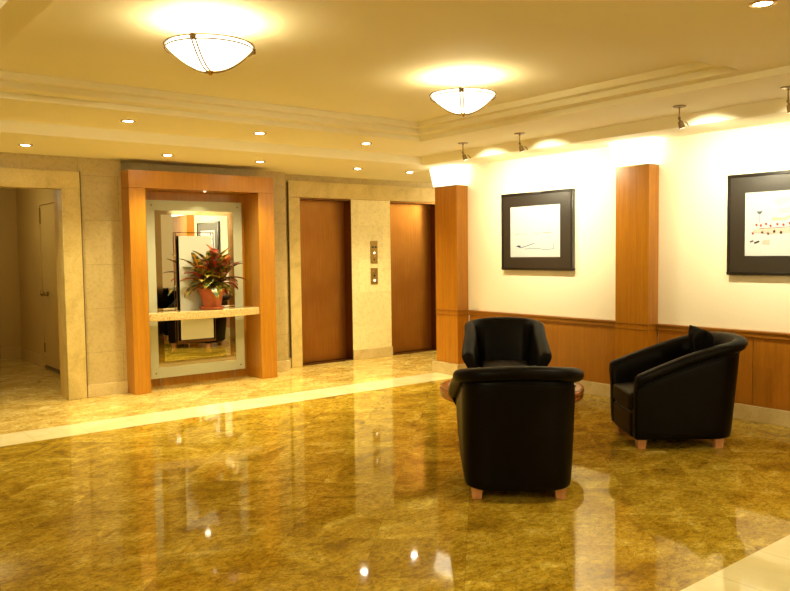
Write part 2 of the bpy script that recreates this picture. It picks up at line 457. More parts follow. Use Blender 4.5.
# ------------------------------------------------------------------ wood columns with glowing glass shades
def column(y0, y1, label, slabel, x0=6.045):
    x1, zt = 6.199, 2.165
    t_ = thing('wood_column', label, 'column', ((x0+x1)/2, (y0+y1)/2, 0), 0, 'wood columns on the picture wall')
    cx, cy = t_.location[0], t_.location[1]
    hx0, hx1, hy = x0-cx, x1-cx, (y1-y0)/2
    obj('shaft', bx(hx0, hx1, -hy, hy, .127, zt), W_COL, t_, bevel=.003)
    obj('plinth', bx(hx0-.04, hx1, -hy-.035, hy+.035, 0, .13), BASE, t_, bevel=.004)
    bm = bmesh.new(); 
    box(bm, hx0-.006, hx1, -hy-.006, hy+.006, .735, .747); box(bm, hx0-.006, hx1, -hy-.006, hy+.006, .688, .696)
    obj('band', bm, W_RAIL, t_)
    s = thing('column_lampshade', slabel, 'lamp', (cx, cy, zt), 0, 'glass lampshades on the columns')
    bm = bmesh.new()
    zb, zu, fl_, e = .012, .215, .042, .006
    B = [(hx0-.008,-hy-.008),(hx0-.008,hy+.008)]; U = [(hx0-fl_,-hy-fl_*.8),(hx0-fl_,hy+fl_*.8)]
    def wallq(p, q, r_, s_):      # a thick glass pane
        v1 = [Vector(a) for a in (p, q, r_, s_)]
        nrm = (v1[1]-v1[0]).cross(v1[3]-v1[0]).normalized()*e
        a = [bm.verts.new(x) for x in v1]; b_ = [bm.verts.new(x+nrm) for x in v1]
        bm.faces.new(a[::-1]); bm.faces.new(b_)
        for i in range(4): bm.faces.new((a[i], a[(i+1)%4], b_[(i+1)%4], b_[i]))
    wallq((*B[1],zb),(*B[0],zb),(*U[0],zu),(*U[1],zu))
    wallq((*B[0],zb),(hx1,-hy-.008,zb),(hx1,-hy-fl_*.8,zu),(*U[0],zu))
    wallq((hx1,hy+.008,zb),(*B[1],zb),(*U[1],zu),(hx1,hy+fl_*.8,zu))
    obj('glass_shade', bm, SHADEG, s)
    obj('base_plate', bx(hx0-.004, hx1, -hy-.004, hy+.004, 0.001, zb), BRASS, s)
    l = bpy.data.lights.new('column lamp', 'POINT'); l.energy = 4; l.color = (1,.85,.50); l.shadow_soft_size = .04
    lo = bpy.data.objects.new('lamp_bulb', l); link(lo, s); lo.location = (hx0*.3, 0, .12)
    return t_
column(6.43, 6.80, 'honey wood column at the end of the wall, beside the elevators', 'glowing white glass lampshade on top of the column beside the elevators', 6.025)
column(3.965, 4.315, 'honey wood column between the two framed pictures', 'glowing white glass lampshade on top of the column between the pictures')
column(1.55, 2.20, 'wood column seen in the niche mirror, right of the large picture', 'glowing glass lampshade seen at the top left of the niche mirror')

# ------------------------------------------------------------------ elevators
def elevator(x0, x1, label, nm=0):
    e = thing('elevator_door', label, 'elevator door', ((x0+x1)/2, YE+.16, 0), 0, 'bronze elevator doors')
    h = (x1-x0)/2
    obj('door_panel', bx(-h-.02, h+.02, .0005, .03, .012, 2.14), BRONZE, e, bevel=.002)
    bm = bmesh.new(); box(bm, h-.004, h+.0005, -.155, .0, .0, 2.12); box(bm, -h-.0005, -h+.004, -.155, .0, .0, 2.12); box(bm, -h, h, -.155, .0, 2.10, 2.1205)
    obj('door_jamb', bm, JAMB, e)
    obj('sill', bx(-h, h, -.155, .0, 0.0005, .008), JAMB, e)
    return e
elevator(5.086, 5.884, 'brushed bronze elevator door nearer the mirror niche')
elevator(6.536, 7.409, 'brushed bronze elevator door beside the wood column')
def call_panel(z0, z1, label, kind):
    p = thing('call_panel', label, 'call panel', (6.247, YE, (z0+z1)/2))
    h = (z1-z0)/2
    obj('face_plate', bx(-.058, .058, -.010, -.0006, -h, h), BRASS, p, bevel=.002)
    def disc(x, z, r, m, nm):
        bm = bmesh.new(); lathe(bm, [(0,0),(r,0),(r,.004),(r*.8,.006),(0,.006)], 18)
        bmesh.ops.rotate(bm, verts=bm.verts, matrix=Matrix.Rotation(PI/2, 3, 'X'))
        bmesh.ops.translate(bm, verts=bm.verts, vec=(x, -.0102, z)); obj(nm, bm, m, p, smooth=True)
    if kind:
        for sx in (-1, 1): obj('indicator_window', bx(sx*.026-.017, sx*.026+.017, -.0125, -.0102, h-.095, h-.072), DARKM, p)
        disc(0, -.01, .013, LITB, 'call_button'); disc(0, -.055, .013, BRASSB, 'call_button'); disc(0, -.1, .010, DARKM, 'key_switch')
    else:
        disc(0, -.055, .014, LITB, 'call_button'); disc(0, .01, .014, DARKM, 'call_button'); disc(-.02, .06, .008, BRASSB, 'key_switch')
call_panel(1.274, 1.576, 'upper brass elevator call panel with two indicator windows', 1)
call_panel(.992, 1.212, 'lower brass elevator plate with a lit button', 0)

# ------------------------------------------------------------------ mirror niche
NX0, NX1, NY = 2.765, 4.42, 7.75
nt = thing('mirror_niche', 'orange wood portal with frosted glass mirror and granite console shelf', 'mirror console', ((NX0+NX1)/2, YN, 0))
ox, oy = -(NX0+NX1)/2, -YN
def L(x0, x1, y0, y1, z0, z1): return bx(x0+ox, x1+ox, y0+oy, y1+oy, z0, z1)
obj('side_post', L(NX0, 2.935, NY, YN-.001, .001, 2.106), W_NICHE, nt, bevel=.003)
obj('side_post', L(4.222, NX1, NY, YN-.001, .001, 2.106), W_NICHE, nt, bevel=.003)
obj('header', L(NX0, NX1, NY, YN-.001, 2.107, 2.285), W_NICHE, nt, bevel=.003)
obj('back_panel', L(2.936, 4.221, YN-.016, YN-.002, .001, 2.106), W_NICHE, nt)
def frame_ring(o, i, y0, y1):
    bm = bmesh.new()
    (a,b_,c_,d), (e,f_,g_,h) = o, i
    box(bm, a, e, y0, y1, c_, d); box(bm, f_, b_, y0, y1, c_, d); box(bm, e, f_, y0, y1, c_, g_); box(bm, e, f_, y0, y1, h, d)
    bmesh.ops.translate(bm, verts=bm.verts, vec=(ox, oy, 0)); return bm
g = obj('mirror_border', frame_ring((3.05,4.163,.095,2.01), (3.139,4.055,.21,1.902), 8.048, 8.060), FROST, nt); g['label'] = 'pale green frosted glass border of the mirror'
g = obj('tinted_band', frame_ring((3.139,4.055,.21,1.902), (3.208,3.99,.268,1.858), 8.052, 8.062), TINT, nt); g['label'] = 'bronze tinted mirror band'
obj('mirror_glass', L(3.2085, 3.9895, 8.056, 8.066, .2685, 1.8575), MIRROR, nt)
g = obj('frosted_panel', L(3.385, 3.765, 8.008, 8.016, .492, 1.627), FROSTW, nt); g['label'] = 'white frosted glass panel in front of the mirror'
bm = frame_ring((3.352,3.798,.452,1.668), (3.358,3.792,.478,1.662), 8.022, 8.030)
g = obj('wire_frame', bm, JAMB, nt); g['label'] = 'thin dark frame around the white panel'
for z in (.60, 1.52):
    for x in (3.47, 3.68): obj('panel_standoff', L(x, x+.012, 8.0165, 8.0555, z, z+.012), STEEL, nt)
for x in (3.105, 4.11):
    for z in (1.955, .15):
        obj('mirror_screw', L(x-.006, x+.006, 8.040, 8.0475, z-.006, z+.006), DARKM, nt)
for x in (3.155, 4.035):
    bm = bmesh.new(); lathe(bm, [(0,0.001),(.012,.001),(.012,.006),(.006,.008),(.006,.10),(0,.10)], 12, (x+ox, 8.054+oy, 0)); obj('support_pin', bm, STEEL, nt, smooth=True)
# bowed granite shelf
bm = bmesh.new()
K = 24; top, bot = [], []
for zz, arr in ((.822, top), (.740, bot)):
    for i in range(K+1):
        x = 2.936 + (4.221-2.936)*i/K; y = 7.775 - .10*math.sin(PI*i/K)**1.0
        arr.append(bm.verts.new((x+ox, y+oy, zz)))
    arr.append(bm.verts.new((4.221+ox, 7.985+oy, zz))); arr.append(bm.verts.new((2.936+ox, 7.985+oy, zz)))
bm.faces.new(top); bm.faces.new(bot[::-1])
for i in range(len(top)): bm.faces.new((top[i], top[(i+1)%len(top)], bot[(i+1)%len(top)], bot[i]))
g = obj('shelf', bm, GRANITE, nt, bevel=.006); g['label'] = 'golden speckled granite shelf with bowed front'

# ------------------------------------------------------------------ potted croton
def ease(a): return a*a*(3-2*a)
LEAF, t, b = newmat('croton leaves', (.1,.2,.03), .35, spec=.6)
att = t.nodes.new('ShaderNodeAttribute'); att.attribute_name = 'Col'
t.links.new(att.outputs['Color'], b.inputs['Base Color'])
pt = thing('potted_croton', 'croton with red, yellow and green leaves in a terracotta pot on granite shelf', 'plant', (3.69, 7.875, .8225))
bm = bmesh.new(); lathe(bm, [(0,0),(.115,0),(.132,.012),(.136,.03),(.128,.03),(.11,.016),(0,.016)], 40); obj('saucer', bm, TERRA, pt, smooth=True, bevel=.002)
bm = bmesh.new(); lathe(bm, [(0,.017),(.094,.017),(.124,.175),(.126,.18),(.137,.182),(.140,.232),(.132,.236),(.127,.228),(.122,.205),(0,.205)], 44); obj('pot', bm, TERRA, pt, smooth=True, bevel=.002)
bm = bmesh.new(); lathe(bm, [(0,.222),(.06,.220),(.121,.206)], 30); obj('soil', bm, SOIL, pt, smooth=True)
bm = bmesh.new(); cl = bm.loops.layers.color.new('Col')
stems = bmesh.new()
rnd = random.Random(11)
pal = [((.80,.62,.12),(.10,.22,.02)), ((.60,.08,.05),(.26,.22,.04)), ((.80,.45,.12),(.45,.08,.05)), ((.10,.24,.03),(.70,.58,.13)), ((.78,.62,.16),(.07,.18,.02)), ((.60,.14,.06),(.10,.20,.03))]
stalks = [(0,0,0,.17), (-.05,-.01,-.16,.13), (.06,-.03,.16,.13), (.02,-.05,.05,.22)]
for sx, sy, lx, hh in stalks:
    tube(stems, [(sx*.6, sy*.6, .21), (sx+lx*.3, sy, .25+hh*.3), (sx+lx*.6, sy, .25+hh)], [.007,.006,.004], 6)
    nl = 20
    for j in range(nl):
        f = j/(nl-1)
        az = j*2.399 + sx*30
        elev = math.radians(5 + 75*f + rnd.uniform(-8, 8))
        ln = .23 + .10*rnd.random()
        wd = .042 + .016*rnd.random()
        d = Vector((math.cos(az), math.sin(az)*.72, 0))
        base = Vector((sx + lx*.6*f, sy, .25 + hh*f))
        side = Vector((-d.y, d.x, 0)).normalized()
        vein, body = pal[rnd.randrange(6)]
        n_ = 9; rows = []
        p = base.copy(); ang = elev
        for i in range(n_):
            s = i/(n_-1)
            w_ = wd*(math.sin(PI*min(1, s*.93+.05))**.7)*(.35 if s < .1 else 1)
            dirv = d*math.cos(ang) + Vector((0,0,1))*math.sin(ang)
            upv = -d*math.sin(ang) + Vector((0,0,1))*math.cos(ang)
            if i: p = p + dirv*(ln/(n_-1)); ang -= math.radians(5.5 + 3*(1-f))
            q = [p - side*w_ + upv*w_*.35, p - side*w_*.22 + upv*w_*.05, p + side*w_*.22 + upv*w_*.05, p + side*w_ + upv*w_*.35]
            for c_ in q:
                c_.y = min(c_.y, .150) 
                if c_.z < .245 and math.hypot(c_.x, c_.y) < .16: c_.z = .245
            rows.append([bm.verts.new(c_) for c_ in q])
        for i in range(n_-1):
            for k_ in range(3):
                fc = bm.faces.new((rows[i][k_], rows[i][k_+1], rows[i+1][k_+1], rows[i+1][k_]))
                fc.smooth = True
                if k_ == 1: cc = vein
                else:
                    a_ = .75 if i % 2 == 0 else .12
                    cc = tuple(body[z]*(1-a_)+vein[z]*a_ for z in range(3))
                for lp in fc.loops: lp[cl] = (*cc, 1)
obj('stem', stems, SOIL, pt, smooth=True)
lf = obj('foliage', bm, LEAF, pt)
for p in lf.data.polygons: p.use_smooth = True
sol = lf.modifiers.new('s', 'SOLIDIFY'); sol.thickness = .0015

# ------------------------------------------------------------------ framed pictures
def picture(y0, y1, z0, z1, py0, py1, pz0, pz1, label, kind):
    p = thing('framed_picture', label, 'picture', (6.199, (y0+y1)/2, (z0+z1)/2), 0)
    cy, cz = (y0+y1)/2, (z0+z1)/2
    h, v_ = (y1-y0)/2, (z1-z0)/2
    bm = bmesh.new(); e = .022
    box(bm, -.045, -.001, -h, h, -v_, -v_+e); box(bm, -.045, -.001, -h, h, v_-e, v_); box(bm, -.045, -.001, -h, -h+e, -v_+e, v_-e); box(bm, -.045, -.001, h-e, h, -v_+e, v_-e)
    obj('frame', bm, BLACKF, p, bevel=.003)
    g = obj('mat_board', bx(-.036, -.004, -h+e, h-e, -v_+e, v_-e), BLACKM, p); g['label'] = 'wide charcoal mat'
    a0, a1, b0, b1 = py0-cy, py1-cy, pz0-cz, pz1-cz
    pr = obj('print', bx(-.0385, -.0362, a0, a1, b0, b1), PAPER, p)
    # inked shapes lying on the print
    def ink(name, polys, col):
        m, _, _ = newmat(name, col, .7)
        for poly in polys:
            bm = bmesh.new()
            lo = [bm.verts.new((-.0386, a1-(a1-a0)*u_, b0+(b1-b0)*w_)) for u_, w_ in poly]
            hi = [bm.verts.new((-.0392, a1-(a1-a0)*u_, b0+(b1-b0)*w_)) for u_, w_ in poly]
            n = len(poly)
            bm.faces.new(hi); bm.faces.new(lo[::-1])
            for i in range(n): bm.faces.new((lo[i], lo[(i+1)%n], hi[(i+1)%n], hi[i]))
            g = obj('ink_shape', bm, m, pr); g['label'] = name
    def stroke(pts, w_):
        out = []
        for (u0, v0), (u1, v1) in zip(pts, pts[1:]):
            dx, dy = u1-u0, v1-v0; n = math.hypot(dx, dy); nx, ny = -dy/n*w_, dx/n*w_
            out.append([(u0-nx, v0-ny), (u1-nx, v1-ny), (u1+nx, v1+ny), (u0+nx, v0+ny)])
        return out
    if kind == 1:
        ink('pale grey horizon strokes', stroke([(.10,.44),(.20,.48)], .006)+stroke([(.22,.45),(.36,.46)], .004)+stroke([(.45,.46),(.60,.455)], .005)+stroke([(.66,.47),(.84,.47)], .008), (.22,.22,.20))
        ink('blue boat strokes', stroke([(.12,.22),(.22,.185),(.34,.22),(.5,.27)], .006)+[[(.13,.21),(.16,.235),(.22,.225),(.2,.185)]], (.02,.03,.14))
        ink('light blue shore lines', stroke([(.30,.16),(.55,.17),(.72,.14),(.88,.16)], .006)+stroke([(.88,.16),(.87,.28)], .005), (.14,.20,.30))
    else:
        ink('small grey umbrella shape', [[(.155,.70),(.245,.70),(.215,.655),(.185,.655)]]+stroke([(.2,.655),(.2,.52)], .003), (.06,.08,.09))
        ink('red figures', [[(x,y),(x+.03,y+.01),(x+.035,y-.03),(x+.01,y-.035)] for x, y in ((.14,.50),(.20,.49),(.27,.51),(.33,.48),(.42,.5),(.5,.49),(.58,.51),(.09,.37),(.22,.38),(.3,.36),(.38,.39),(.47,.37),(.6,.4),(.7,.45),(.78,.42))], (.34,.03,.02))
        ink('blue sky washes', [[(.38,.86),(.50,.92),(.62,.88),(.55,.80),(.44,.78)],[(.45,.72),(.60,.74),(.58,.66),(.48,.66)],[(.7,.85),(.85,.88),(.8,.78)]], (.30,.38,.42))
        ink('green slope', [[(.38,.60),(.52,.58),(.62,.63),(.56,.55),(.36,.54)]], (.36,.38,.25))
        ink('pink ground', [[(.12,.42),(.40,.44),(.68,.42),(.70,.36),(.36,.33),(.1,.36)],[(.24,.24),(.34,.26),(.34,.17),(.24,.18)]], (.46,.36,.31))
        ink('dark bench shapes', stroke([(.07,.22),(.12,.24)], .012)+stroke([(.13,.2),(.2,.23)], .014)+stroke([(.2,.43),(.9,.45)], .004), (.05,.03,.04))
    return p
picture(4.90, 5.862, 1.213, 2.030, 5.058, 5.733, 1.352, 1.885, 'black framed picture between the two wood columns, mostly white with faint blue strokes', 1)
picture(2.40, 3.300, 1.196, 2.019, 2.555, 3.150, 1.353, 1.865, 'black framed picture of small colourful figures, cut off by the right edge', 2)

# ------------------------------------------------------------------ armchairs
def make_chair():
    t_ = thing('armchair', '', 'armchair', (0,0,0), 0, 'dark leather tub armchairs')
    HW, FY, BY, RC = .314, .33, -.405, .175     # half width, front, back, rear corner radius
    path = []
    ns = 7
    for i in range(ns): path.append((HW, FY + (BY+RC-FY)*i/ns, 1, 0))
    na = 7
    for i in range(na+1):
        a = PI/2*i/na; path.append((HW-RC+RC*math.cos(a), BY+RC-RC*math.sin(a), math.cos(a), -math.sin(a)))
    path.append((0, BY-.012, 0, -1))
    full = path + [(-x, y, -nx, ny) for x, y, nx, ny in path[-2::-1]]
    TH = .095
    def prof(h, lean):
        z0 = .07
        r = .042
        pr = [(-TH, z0+.02), (-TH, .22), (-TH-.004, .36), (-TH+.004, (h+.30)/2+.02), (-TH+.012, h-.05), (-TH+.028, h-.018), (-.045, h-.002), (-.010, h)]
        for k_ in range(1, 7):
            a = math.radians(90 - 38*k_); pr.append((-.004 + .0 + r*math.cos(a), h-r + r*math.sin(a)))
        pr += [(-.010, h-2.2*r), (-.006, h-.16), (0, .32), (-.003, .14), (-.008, z0+.01), (-.016, z0), (-TH+.02, z0)]
        return [(n_ + lean*max(0, (z-.15)/.6)**1.2, z) for n_, z in pr]
    arm = FY-(BY+RC); tot = arm + PI/2*RC + (HW-RC)
    def height(x, y, nx, ny):
        back = max(0, -ny)
        if y > BY+RC: a = FY-y
        elif back < .999: a = arm + RC*math.asin(min(1, back))
        else: a = tot-abs(x)
        fr = max(0, 1-(FY-y)/.35)
        return .545 + .25*math.sin(PI/2*min(1, a/tot)), back, fr
    bm = bmesh.new(); rings = []
    for x, y, nx, ny in full:
        h, back, fr = height(x, y, nx, ny)
        lean = .022 + .045*back + .045*fr
        rings.append([bm.verts.new((x + nx*n_, y + ny*n_, z)) for n_, z in prof(h, lean)])
    m = len(rings[0])
    for a, b_ in zip(rings, rings[1:]):
        for k_ in range(m): bm.faces.new((a[k_], a[(k_+1)%m], b_[(k_+1)%m], b_[k_]))
    for rg, sgn in ((rings[0], 1), (rings[-1], -1)):       # padded arm fronts
        c_ = Vector((0,0,0))
        inner = []
        cx = sum(v_.co.x for v_ in rg)/m
        for v_ in rg: inner.append(bm.verts.new((cx+(v_.co.x-cx)*.82, v_.co.y+.010, .30+(v_.co.z-.30)*.965)))
        for k_ in range(m): bm.faces.new((rg[k_], rg[(k_+1)%m], inner[(k_+1)%m], inner[k_]))
        bm.faces.new(inner)
    obj('shell', bm, LEATHER, t_, smooth=True, subsurf=1)
    # piping along the outer roll
    bm = bmesh.new(); pts = []
    for x, y, nx, ny in full:
        h, back, fr = height(x, y, nx, ny)
        ln = (.022+.045*back+.045*fr)*max(0, (h-.15-.15)/.6)**1.2
        pts.append((x+nx*(ln-.006), y+ny*(ln-.006), h-.105))
    tube(bm, pts, .004, 6); obj('piping', bm, LEATHER, t_, smooth=True)
    def pad(name, x, y0, y1, z0, z1, mat, crown=.03, lv=2):
        bm = bmesh.new(); nx_, ny_ = 7, 7
        T_, B_ = [], []
        for j in range(ny_):
            for i in range(nx_):
                fx, fy = i/(nx_-1), j/(ny_-1)
                cr = crown*(math.sin(PI*fx)*math.sin(PI*fy))**.6 if 0 < fx < 1 and 0 < fy < 1 else 0
                px_, py_ = -x+2*x*fx, y0+(y1-y0)*fy
                T_.append(bm.verts.new((px_, py_, z1-crown+cr))); B_.append(bm.verts.new((px_, py_, z0)))
        for j in range(ny_-1):
            for i in range(nx_-1):
                a = j*nx_+i; bm.faces.new((T_[a],T_[a+1],T_[a+nx_+1],T_[a+nx_])); bm.faces.new((B_[a],B_[a+nx_],B_[a+nx_+1],B_[a+1]))
        edge = [i for i in range(nx_)] + [j*nx_+nx_-1 for j in range(1, ny_)] + [(ny_-1)*nx_+i for i in range(nx_-2,-1,-1)] + [j*nx_ for j in range(ny_-2,0,-1)]
        for q in range(len(edge)):
            a, c_ = edge[q], edge[(q+1)%len(edge)]; bm.faces.new((B_[a],B_[c_],T_[c_],T_[a]))
        return obj(name, bm, mat, t_, bevel=.028, seg=4)
    pad('seat_base', .222, -.32, .345, .072, .265, SEATL, .0)
    g = pad('seat_cushion', .216, -.31, .352, .268, .425, SEATL, .03); g['label'] = 'rounded brown leather seat cushion'
    for sx in (-1, 1):
        for sy in (-1, 1):
            bm = bmesh.new()
            x_, y_ = sx*.238, (.275 if sy > 0 else -.275)
            a, b_ = .026, .034
            lo = [bm.verts.new((x_+i*a, y_+j*a, 0)) for i, j in ((-1,-1),(1,-1),(1,1),(-1,1))]
            hi = [bm.verts.new((x_+i*b_, y_+j*b_, .0695)) for i, j in ((-1,-1),(1,-1),(1,1),(-1,1))]
            bm.faces.new(lo[::-1]); bm.faces.new(hi)
            for i in range(4): bm.faces.new((lo[i], lo[(i+1)%4], hi[(i+1)%4], hi[i]))
            g = obj('leg', bm, W_LEG, t_, bevel=.003)
    return t_
def facing(dx, dy): return math.atan2(dy, dx) - PI/2
ch = make_chair()
ch.location = (3.44, 3.19, 0); ch.rotation_euler = (0, 0, facing(.655, .756))
ch['label'] = 'dark leather tub armchair nearest the camera, seen from behind'
dup(ch, (5.05, 4.77, 0), facing(-.70, -.71), 'dark leather tub armchair facing the camera beyond the round table')
dup(ch, (5.107, 3.182, 0), facing(-.782, .623), 'dark leather tub armchair on the right, turned sideways with a cushion on it')

# dark throw cushion leaning on the right armchair's back
def cushion():
    bm = bmesh.new(); n_ = 12; half = .15
    T_, B_ = {}, {}
    for i in range(n_+1):
        for j in range(n_+1):
            u_, v_ = -1+2*i/n_, -1+2*j/n_
            pinch = 1 - .10*((1-u_*u_)*abs(v_)**3 + (1-v_*v_)*abs(u_)**3)
            th = .06*((1-u_**4)*(1-v_**4))**.6 + .004
            x_, y_ = half*u_*pinch, half*v_*pinch
            wr = .004*math.sin(9*u_+3*v_)
            T_[i,j] = bm.verts.new((x_, y_, th+wr)); B_[i,j] = bm.verts.new((x_, y_, -th+wr))
    for i in range(n_):
        for j in range(n_):
            bm.faces.new((T_[i,j],T_[i+1,j],T_[i+1,j+1],T_[i,j+1])); bm.faces.new((B_[i,j],B_[i,j+1],B_[i+1,j+1],B_[i+1,j]))
    ed = [(i,0) for i in range(n_)]+[(n_,j) for j in range(n_)]+[(i,n_) for i in range(n_,0,-1)]+[(0,j) for j in range(n_,0,-1)]
    for q in range(len(ed)):
        a, c_ = ed[q], ed[(q+1)%len(ed)]; bm.faces.new((B_[a],B_[c_],T_[c_],T_[a]))
    o = obj('throw_cushion', bm, CUSH, smooth=True, subsurf=1)
    o['label'] = 'small black throw cushion leaning in the back of the right armchair'; o['category'] = 'cushion'
    return o
cu = cushion()
ca = facing(-.782, .623)
M = Matrix.Translation((5.107, 3.182, 0)) @ Matrix.Rotation(ca, 4, 'Z') @ Matrix.Translation((-.085, -.222, .705)) @ Matrix.Rotation(math.radians(74), 4, 'X') @ Matrix.Rotation(math.radians(4), 4, 'Z')
cu.matrix_world = M

# ------------------------------------------------------------------ round coffee table
ct = thing('coffee_table', 'round wooden coffee table with thick edge between the armchairs', 'table', (4.22, 3.93, 0))
bm = bmesh.new(); lathe(bm, [(0,.421),(.445,.421),(.447,.419),(.447,.40),(0,.40)], 72); g = obj('table_top', bm, W_TABLE, ct, smooth=True, bevel=.001); g['label'] = 'lighter inset of the table top'
bm = bmesh.new(); lathe(bm, [(.450,.398),(.450,.420),(.456,.424),(.510,.424),(.528,.416),(.533,.400),(.531,.382),(.524,.378),(.530,.372),(.526,.350),(.500,.338),(.450,.336),(0,.336),(0,.398),(.450,.398)], 72); obj('rim', bm, W_TABLE2, ct, smooth=True)
bm = bmesh.new(); lathe(bm, [(0,.05),(.16,.05),(.14,.10),(.10,.16),(.09,.26),(.13,.32),(.18,.335),(0,.335)], 36); obj('pedestal', bm, W_TABLE2, ct, smooth=True, bevel=.002)
bm = bmesh.new(); lathe(bm, [(0,.001),(.30,.001),(.30,.03),(.27,.049),(0,.049)], 48); obj('base', bm, W_TABLE2, ct, smooth=True, bevel=.003)

# ------------------------------------------------------------------ ceiling bowl lights
def bowl(x, y, label, first=None):
    if first: return dup(first, (x, y, 2.63), 0, label)
    t_ = thing('bowl_ceiling_light', label, 'ceiling light', (x, y, 2.63), 0, 'glass bowl ceiling lights')
    bm = bmesh.new(); R_ = .222; zr, zbm = -.128, -.252
    pr = []
    for i in range(15):
        a = i/14; pr.append((R_*a, zbm + (zr-zbm)*(a**1.95)))
    inn = [(r*.975, z+.006) for r, z in pr[::-1]]
    lathe(bm, pr + inn, 56); obj('glass_bowl', bm, BOWLG, t_, smooth=True)
    bm = bmesh.new()
    for zz, rr in ((zr+.004, R_+.007), (zr-.016, R_+.004)):
        tube(bm, [(rr*math.cos(2*PI*i/56), rr*math.sin(2*PI*i/56), zz) for i in range(56)], .0035, 6, closed=True)
    obj('rim_ring', bm, CAGE, t_, smooth=True)
    bm = bmesh.new()
    for k_ in range(3):
        a0 = math.radians(224) + k_*2*PI/3
        for off_ in (-.010, .010):
            pts = []
            for r, z in pr:
                r2 = r+.004; px_, py_ = r2*math.cos(a0) - off_*math.sin(a0), r2*math.sin(a0) + off_*math.cos(a0)
                pts.append((px_, py_, z-.005))
            tube(bm, pts, .0042, 6)
        box(bm, (R_+.004)*math.cos(a0)-.012, (R_+.004)*math.cos(a0)+.012, (R_+.004)*math.sin(a0)-.012, (R_+.004)*math.sin(a0)+.012, zr-.018, zr+.008)
    obj('cage_strap', bm, CAGE, t_, smooth=False)
    bm = bmesh.new(); lathe(bm, [(0,zbm-.022),(.008,zbm-.02),(.012,zbm-.012),(.022,zbm-.006),(.024,zbm-.001),(0,zbm-.001)], 20); obj('finial', bm, BRASSB, t_, smooth=True)
    bm = bmesh.new(); lathe(bm, [(0,-.001),(.07,-.001),(.07,-.018),(.055,-.028),(.01,-.03),(.01,zbm+.02),(0,zbm+.02)], 28); obj('canopy', bm, WHITEM, t_, smooth=True, bevel=.002)
    for k_ in range(3):
        a0 = k_*2*PI/3
        l = bpy.data.lights.new('bowl bulb', 'POINT'); l.energy = 1.2; l.color = (1,.84,.46); l.shadow_soft_size = .03
        lo = bpy.data.objects.new('light_bulb', l); link(lo, t_); lo.location = (.13*math.cos(a0), .13*math.sin(a0), -.155)
    return t_
b0 = bowl(1.80, 3.79, 'glowing glass bowl ceiling light with brass cage, larger one at upper left')
bowl(3.76, 3.94, 'glowing glass bowl ceiling light nearer the picture wall', b0)

# ------------------------------------------------------------------ recessed downlights
def downlight(x, y, z, label, first=None, group='recessed ceiling downlights', e=1.0):
    if first: return dup(first, (x, y, z), 0, label, group)
    t_ = thing('recessed_downlight', label, 'downlight', (x, y, z), 0, group)
    bm = bmesh.new(); lathe(bm, [(.040,-.001),(.060,-.001),(.058,-.006),(.044,-.008),(.040,-.004),(.040,-.001)], 32); obj('trim_ring', bm, BRASSB, t_, smooth=True)
    bm = bmesh.new(); lathe(bm, [(0,-.0075),(.020,-.007),(.037,-.004),(.039,-.001),(0,-.001)], 28); obj('lamp', bm, BULB, t_, smooth=True)
    l = bpy.data.lights.new('downlight beam', 'SPOT'); l.energy = 66; l.color = (1,.85,.50); l.spot_size = math.radians(115); l.spot_blend = .9; l.shadow_soft_size = .035
    lo = bpy.data.objects.new('beam', l); link(lo, t_); lo.location = (0,0,-.02)
    return t_
DA = [(2.204,6.14,'upper row, left of the niche'),(3.37,6.13,'upper row, above the niche'),(4.533,6.12,'upper row, above the elevators')]
DB = [(1.719,7.32,'lower soffit, nearest the left doorway'),(3.005,7.32,'lower soffit, above the left of the niche'),(4.019,7.32,'lower soffit, above the right of the niche'),(5.295,7.32,'lower soffit, in front of the left elevator'),(6.079,7.32,'lower soffit, beside the wood column')]
d0 = None
for x, y, w_ in DA:
    o = downlight(x, y, ZA, 'round recessed downlight, '+w_, d0); d0 = d0 or o
for x, y, w_ in DB:
    downlight(x, y, ZB, 'round recessed downlight, '+w_, d0)
downlight(3.56, 1.75, 2.535, 'round recessed downlight at the top right corner of the photo', d0)
# niche downlight
nl = thing('niche_downlight', 'tiny downlight under the header of the wood niche', 'downlight', (3.63, 7.85, 2.106))
bm = bmesh.new(); lathe(bm, [(.022,-.001),(.034,-.001),(.032,-.006),(.022,-.006),(.022,-.001)], 24); obj('trim_ring', bm, BRASSB, nl, smooth=True)
bm = bmesh.new(); lathe(bm, [(0,-.006),(.012,-.006),(.021,-.003),(.021,-.001),(0,-.001)], 24); obj('lamp', bm, BULBS, nl, smooth=True)
l = bpy.data.lights.new('niche beam', 'SPOT'); l.energy = 7; l.color = (1,.85,.50); l.spot_size = math.radians(120); l.spot_blend = .8; l.shadow_soft_size = .02
lo = bpy.data.objects.new('beam', l); link(lo, nl); lo.location = (0,0,-.015)

